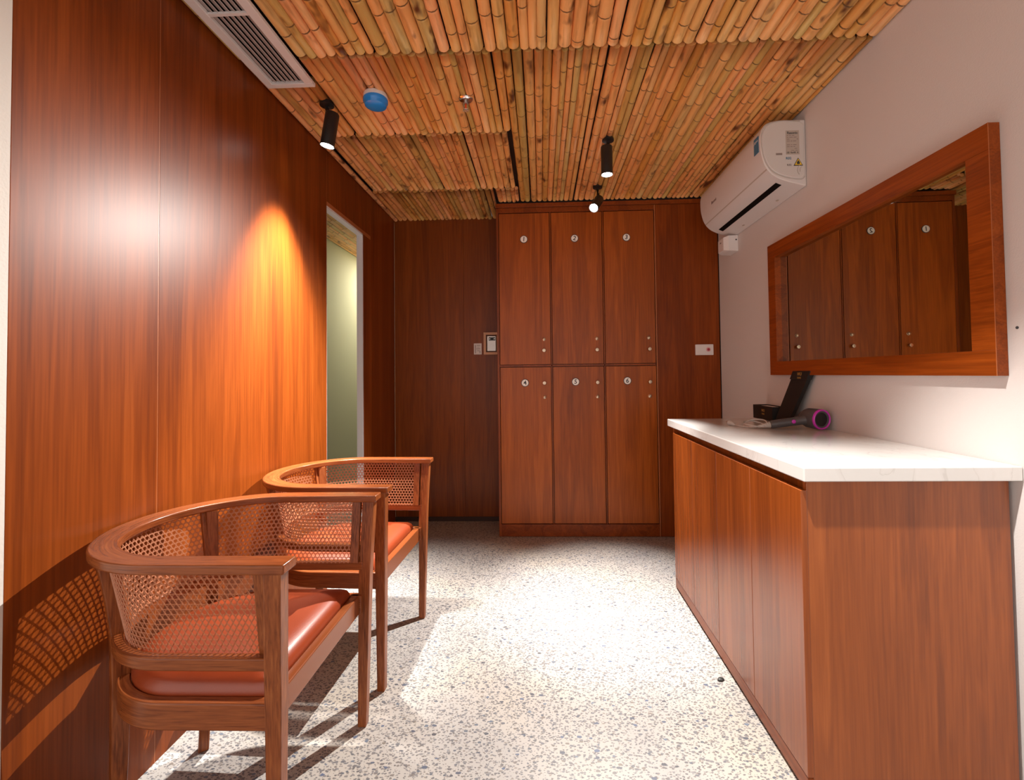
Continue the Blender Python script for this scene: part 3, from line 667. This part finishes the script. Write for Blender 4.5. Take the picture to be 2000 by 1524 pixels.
    for k, ang in enumerate((0, 60, 120)):
        dx, dy = math.cos(R(ang)), math.sin(R(ang)); cs = [(-dy*x+dx*y) for x in (0, S) for y in (0, Hc)]
        i0, i1 = int(min(cs)/pitch_)-1, int(max(cs)/pitch_)+1
        for i in range(i0, i1+1):
            for o_ in (-.0007, .0007):
                seg = clip((i+.5)*pitch_+o_, dx, dy)
                if seg: strand(*seg, .00112, (k-1)*.0007)
    me = bpy.data.meshes.new('cane_panel'); me.from_pydata([tuple(v) for v in vs], [], fs); me.materials.append(M['cane'])
    for pl_ in me.polygons: pl_.use_smooth = False
    co = bpy.data.objects.new('cane_panel', me); C.objects.link(co); co.parent = t
    # seat cushion: D shaped, crowned
    out = upath(.236, .214, .226, n_arc=36, n_arm=8); ring = [Vector((x, y, 0)) for x, y in out]
    nfr = 14
    for i in range(1, nfr): ring.append(Vector((.226, -.236+.472*i/nfr, 0)))
    cen = Vector((.02, 0, 0)); secs = []
    for sc_, z in ((.93, .405), (.985, .412), (.997, .425), (.995, .437), (.965, .451), (.90, .462), (.78, .4715), (.6, .479), (.4, .484), (.2, .4865), (.02, .487)):
        secs.append([cen+(p_-cen)*sc_+Vector((0, 0, z)) for p_ in ring])
    MB().loft(secs).build('seat_cushion', M['leather'], t, smooth=True)
    return t
def copy_tree(o, loc, rz, label):
    c = o.copy(); C.objects.link(c); c.location = loc; c.rotation_euler = (0, 0, rz); c['label'] = label
    for ch in list(o.children):
        d_ = ch.copy(); C.objects.link(d_); d_.parent = c
    return c
ch1 = make_chair((-.866, 1.277, 0), R(.6), 'wooden barrel armchair with cane back and tan leather seat, nearer one')
ch2 = copy_tree(ch1, (-.856, 1.962, 0), R(-2.0), 'wooden barrel armchair with cane back and tan leather seat, farther one by the doorway')

# ------------------------------------------------------------------ things on the worktop
gb = empty('gift_box', (1.222, 2.52, SZ), label='black open box with gold print and upright lid on the worktop', cat='box')
l = gb.location
bx = MB(); x0, x1, y0, y1 = 1.186-l.x, 1.258-l.x, 2.425-l.y, 2.640-l.y; hb = .074; tw = .003
bx.box(x0, x1, y0, y1, .0003, .003); bx.box(x0, x0+tw, y0, y1, .003, hb); bx.box(x1-tw, x1, y0, y1, .003, hb); bx.box(x0+tw, x1-tw, y0, y0+tw, .003, hb); bx.box(x0+tw, x1-tw, y1-tw, y1, .003, hb)
bx.build('tray', M['blk_card'], gb)
box('paper_lining', M['paper'], (x0+.006, x1-.006, y0+.01, y1-.03, .004, hb-.004), gb, .003)
FX = lambda x, y, z: frame_matrix((x-l.x, y-l.y, z-l.z), (0, -1, 0), (0, 0, 1))
text('WU', .020, M['gold'], FX(1.1857, 2.525, SZ+.048), 'gold_lettering', gb, .0003); text('TANG', .011, M['gold'], FX(1.1857, 2.525, SZ+.030), 'gold_lettering', gb, .0003)
# lid standing on edge, leaning back against the wall
lo_ = [Vector((1.196, 2.424, SZ+.001)), Vector((1.196, 2.300, SZ+.001))]; hi_ = [Vector((1.232, 2.297, 1.152)), Vector((1.232, 2.155, 1.152))]
def lidbox(name, mat, a, b_, c, d_, th, o1=0.0):
    n = Vector((1, 0, -.14)).normalized(); q = [v-Vector(l)+n*o1 for v in (a, b_, c, d_)]
    return MB().loft([q, [v+n*th for v in q]]).build(name, mat, gb, .001)
lidbox('lid', M['blk_card'], lo_[0], lo_[1], hi_[1], hi_[0], .018)
f1 = lo_[0].lerp(hi_[0], .85)+Vector((0, .004, 0)); f2 = lo_[1].lerp(hi_[1], .85)-Vector((0, .002, 0))
lidbox('lid_flap', M['blk_card'], f1, f2, hi_[1]+Vector((0, -.002, .001)), hi_[0]+Vector((0, .004, .001)), .024, -.004)
cmid = (f1+f2+hi_[0]+hi_[1])/4-Vector((.0048, 0, 0))
lm = frame_matrix(cmid-Vector(l), (0, -1, 0), (.14, .0, 1))
text('WU', .022, M['gold'], lm @ Matrix.Translation((0, .006, .0005)), 'gold_lettering', gb, .0004); text('TANG', .012, M['gold'], lm @ Matrix.Translation((0, -.012, .0005)), 'gold_lettering', gb, .0004)

hd = empty('hair_dryer', (1.16, 2.08, SZ), label='dark grey hair dryer with magenta rings lying on the worktop', cat='hair dryer')
hb_ = Vector((1.206, 2.035, .0475)); l = Vector((1.16, 2.08, 0)); ax = Vector((-.22, .9, .02)).normalized()
rot = ax.to_track_quat('Z', 'Y').to_matrix().to_4x4(); mt = Matrix.Translation(hb_-l) @ rot
MB().lathe([(.030, .004), (.041, .0), (.0440, .006), (.0445, .030), (.0435, .070), (.038, .085), (.034, .090), (.030, .088)], 40, mt, cap=False).build('barrel', M['dryer'], hd, smooth=True)
MB().lathe([(.0360, .004), (.0372, -.001), (.0405, -.003), (.0436, -.0005), (.0445, .006), (.040, .0065)], 48, mt, cap=False).build('rear_ring', M['magenta'], hd, smooth=True)
MB().lathe([(.0366, .0055), (.020, .004), (.004, .0035)], 40, mt).build('air_filter', M['black'], hd)
MB().lathe([(.030, .086), (.031, .098), (.026, .106), (.020, .104)], 32, mt).build('nozzle', M['dryer'], hd, smooth=True)
h0 = hb_+ax*.045-l+Vector((-.026, .0, -.004)); h1 = Vector((1.020, 2.105, .0195))-l
pts = [h0.lerp(h1, t) for t in (0, .15, .4, .7, .93, 1)]
MB().tube(pts, [.022, .0195, .0185, .0185, .0180, .0165], 24).build('handle', M['dryer'], hd, smooth=True)
sd = (h1-h0).normalized(); sb = h0.lerp(h1, .42)
MB().lathe([(.0085, 0), (.0085, .0025), (.006, .0035)], 20, frame_matrix(sb+Vector((-.002, -.0178, .002)), (1, 0, 0), (0, 0, 1))).build('switch', M['magenta'], hd, smooth=True)
pc = MB(); rr = []; pp = []
for i in range(22):
    pp.append(h1+sd*(.0+.052*i/21)); rr.append((.0145-.0085*i/21)*(1 if i % 2 else .82))
pc.tube(pp, rr, 16); pc.build('strain_relief', M['cord'], hd, smooth=True)
q = h1+sd*.050; cordpts = [q]
for (dx, dy, z) in ((-.015, .01, .008), (-.035, .055, .006), (-.015, .105, .016), (.030, .120, .030), (.060, .080, .032), (.052, .03, .020), (.01, .005, .010), (-.035, .045, .016), (-.025, .105, .020), (.02, .130, .024), (.06, .10, .014), (.05, .05, .006), (0, .03, .005), (-.045, .06, .005), (-.055, .12, .0052)):
    cordpts.append(Vector((q.x+dx, q.y+dy, z)))
def cr(P, n=8):
    P = [2*P[0]-P[1]]+P+[2*P[-1]-P[-2]]; o_ = []
    for i in range(1, len(P)-2):
        for k in range(n):
            t = k/n; a, b_, c, d_ = P[i-1:i+3]; o_.append(.5*((2*b_)+(-a+c)*t+(2*a-5*b_+4*c-d_)*t*t+(-a+3*b_-3*c+d_)*t**3))
    o_.append(P[-2]); return o_
MB().tube(cr(cordpts), .0032, 10).build('power_cord', M['cord'], hd, smooth=True)
pe = cordpts[-1]; 
pg = MB().tube([pe, pe+Vector((-.006, .012, .004)), pe+Vector((-.014, .034, .007))], [.004, .010, .012], 14).build('plug', M['cord'], hd, smooth=True)
pr = MB(); e2 = pe+Vector((-.014, .034, .007))
for dz in (-.004, .004): pr.tube([e2+Vector((0, 0, dz)), e2+Vector((-.007, .017, dz))], .0016, 6)
pr.build('plug_pins', M['metal'], pg)

# small dark chip of stone lying on the floor
random.seed(4)
g_ = MB(); g_.lathe([(.009, 0), (.0135, .002), (.011, .006), (.004, .008)], 7, Matrix.Rotation(.5, 4, 'Z') @ Matrix.Diagonal((1.15, .8, 1, 1)))
st = g_.build('stone_chip', M['chip']); st.location = (.654, 1.774, .0003); tag(st, 'small dark chip lying on the terrazzo floor near the cabinet', 'stone chip')
# little drilled hole cover on the right wall
hc = MB().lathe([(.004, 0), (.004, .001)], 14, Matrix.Rotation(R(-90), 4, 'Y')).build('wall_plug', M['ink']); hc.location = (XR-.0002, 1.264, 1.262); tag(hc, 'tiny dark wall plug on the white wall right of the mirror', 'wall plug')
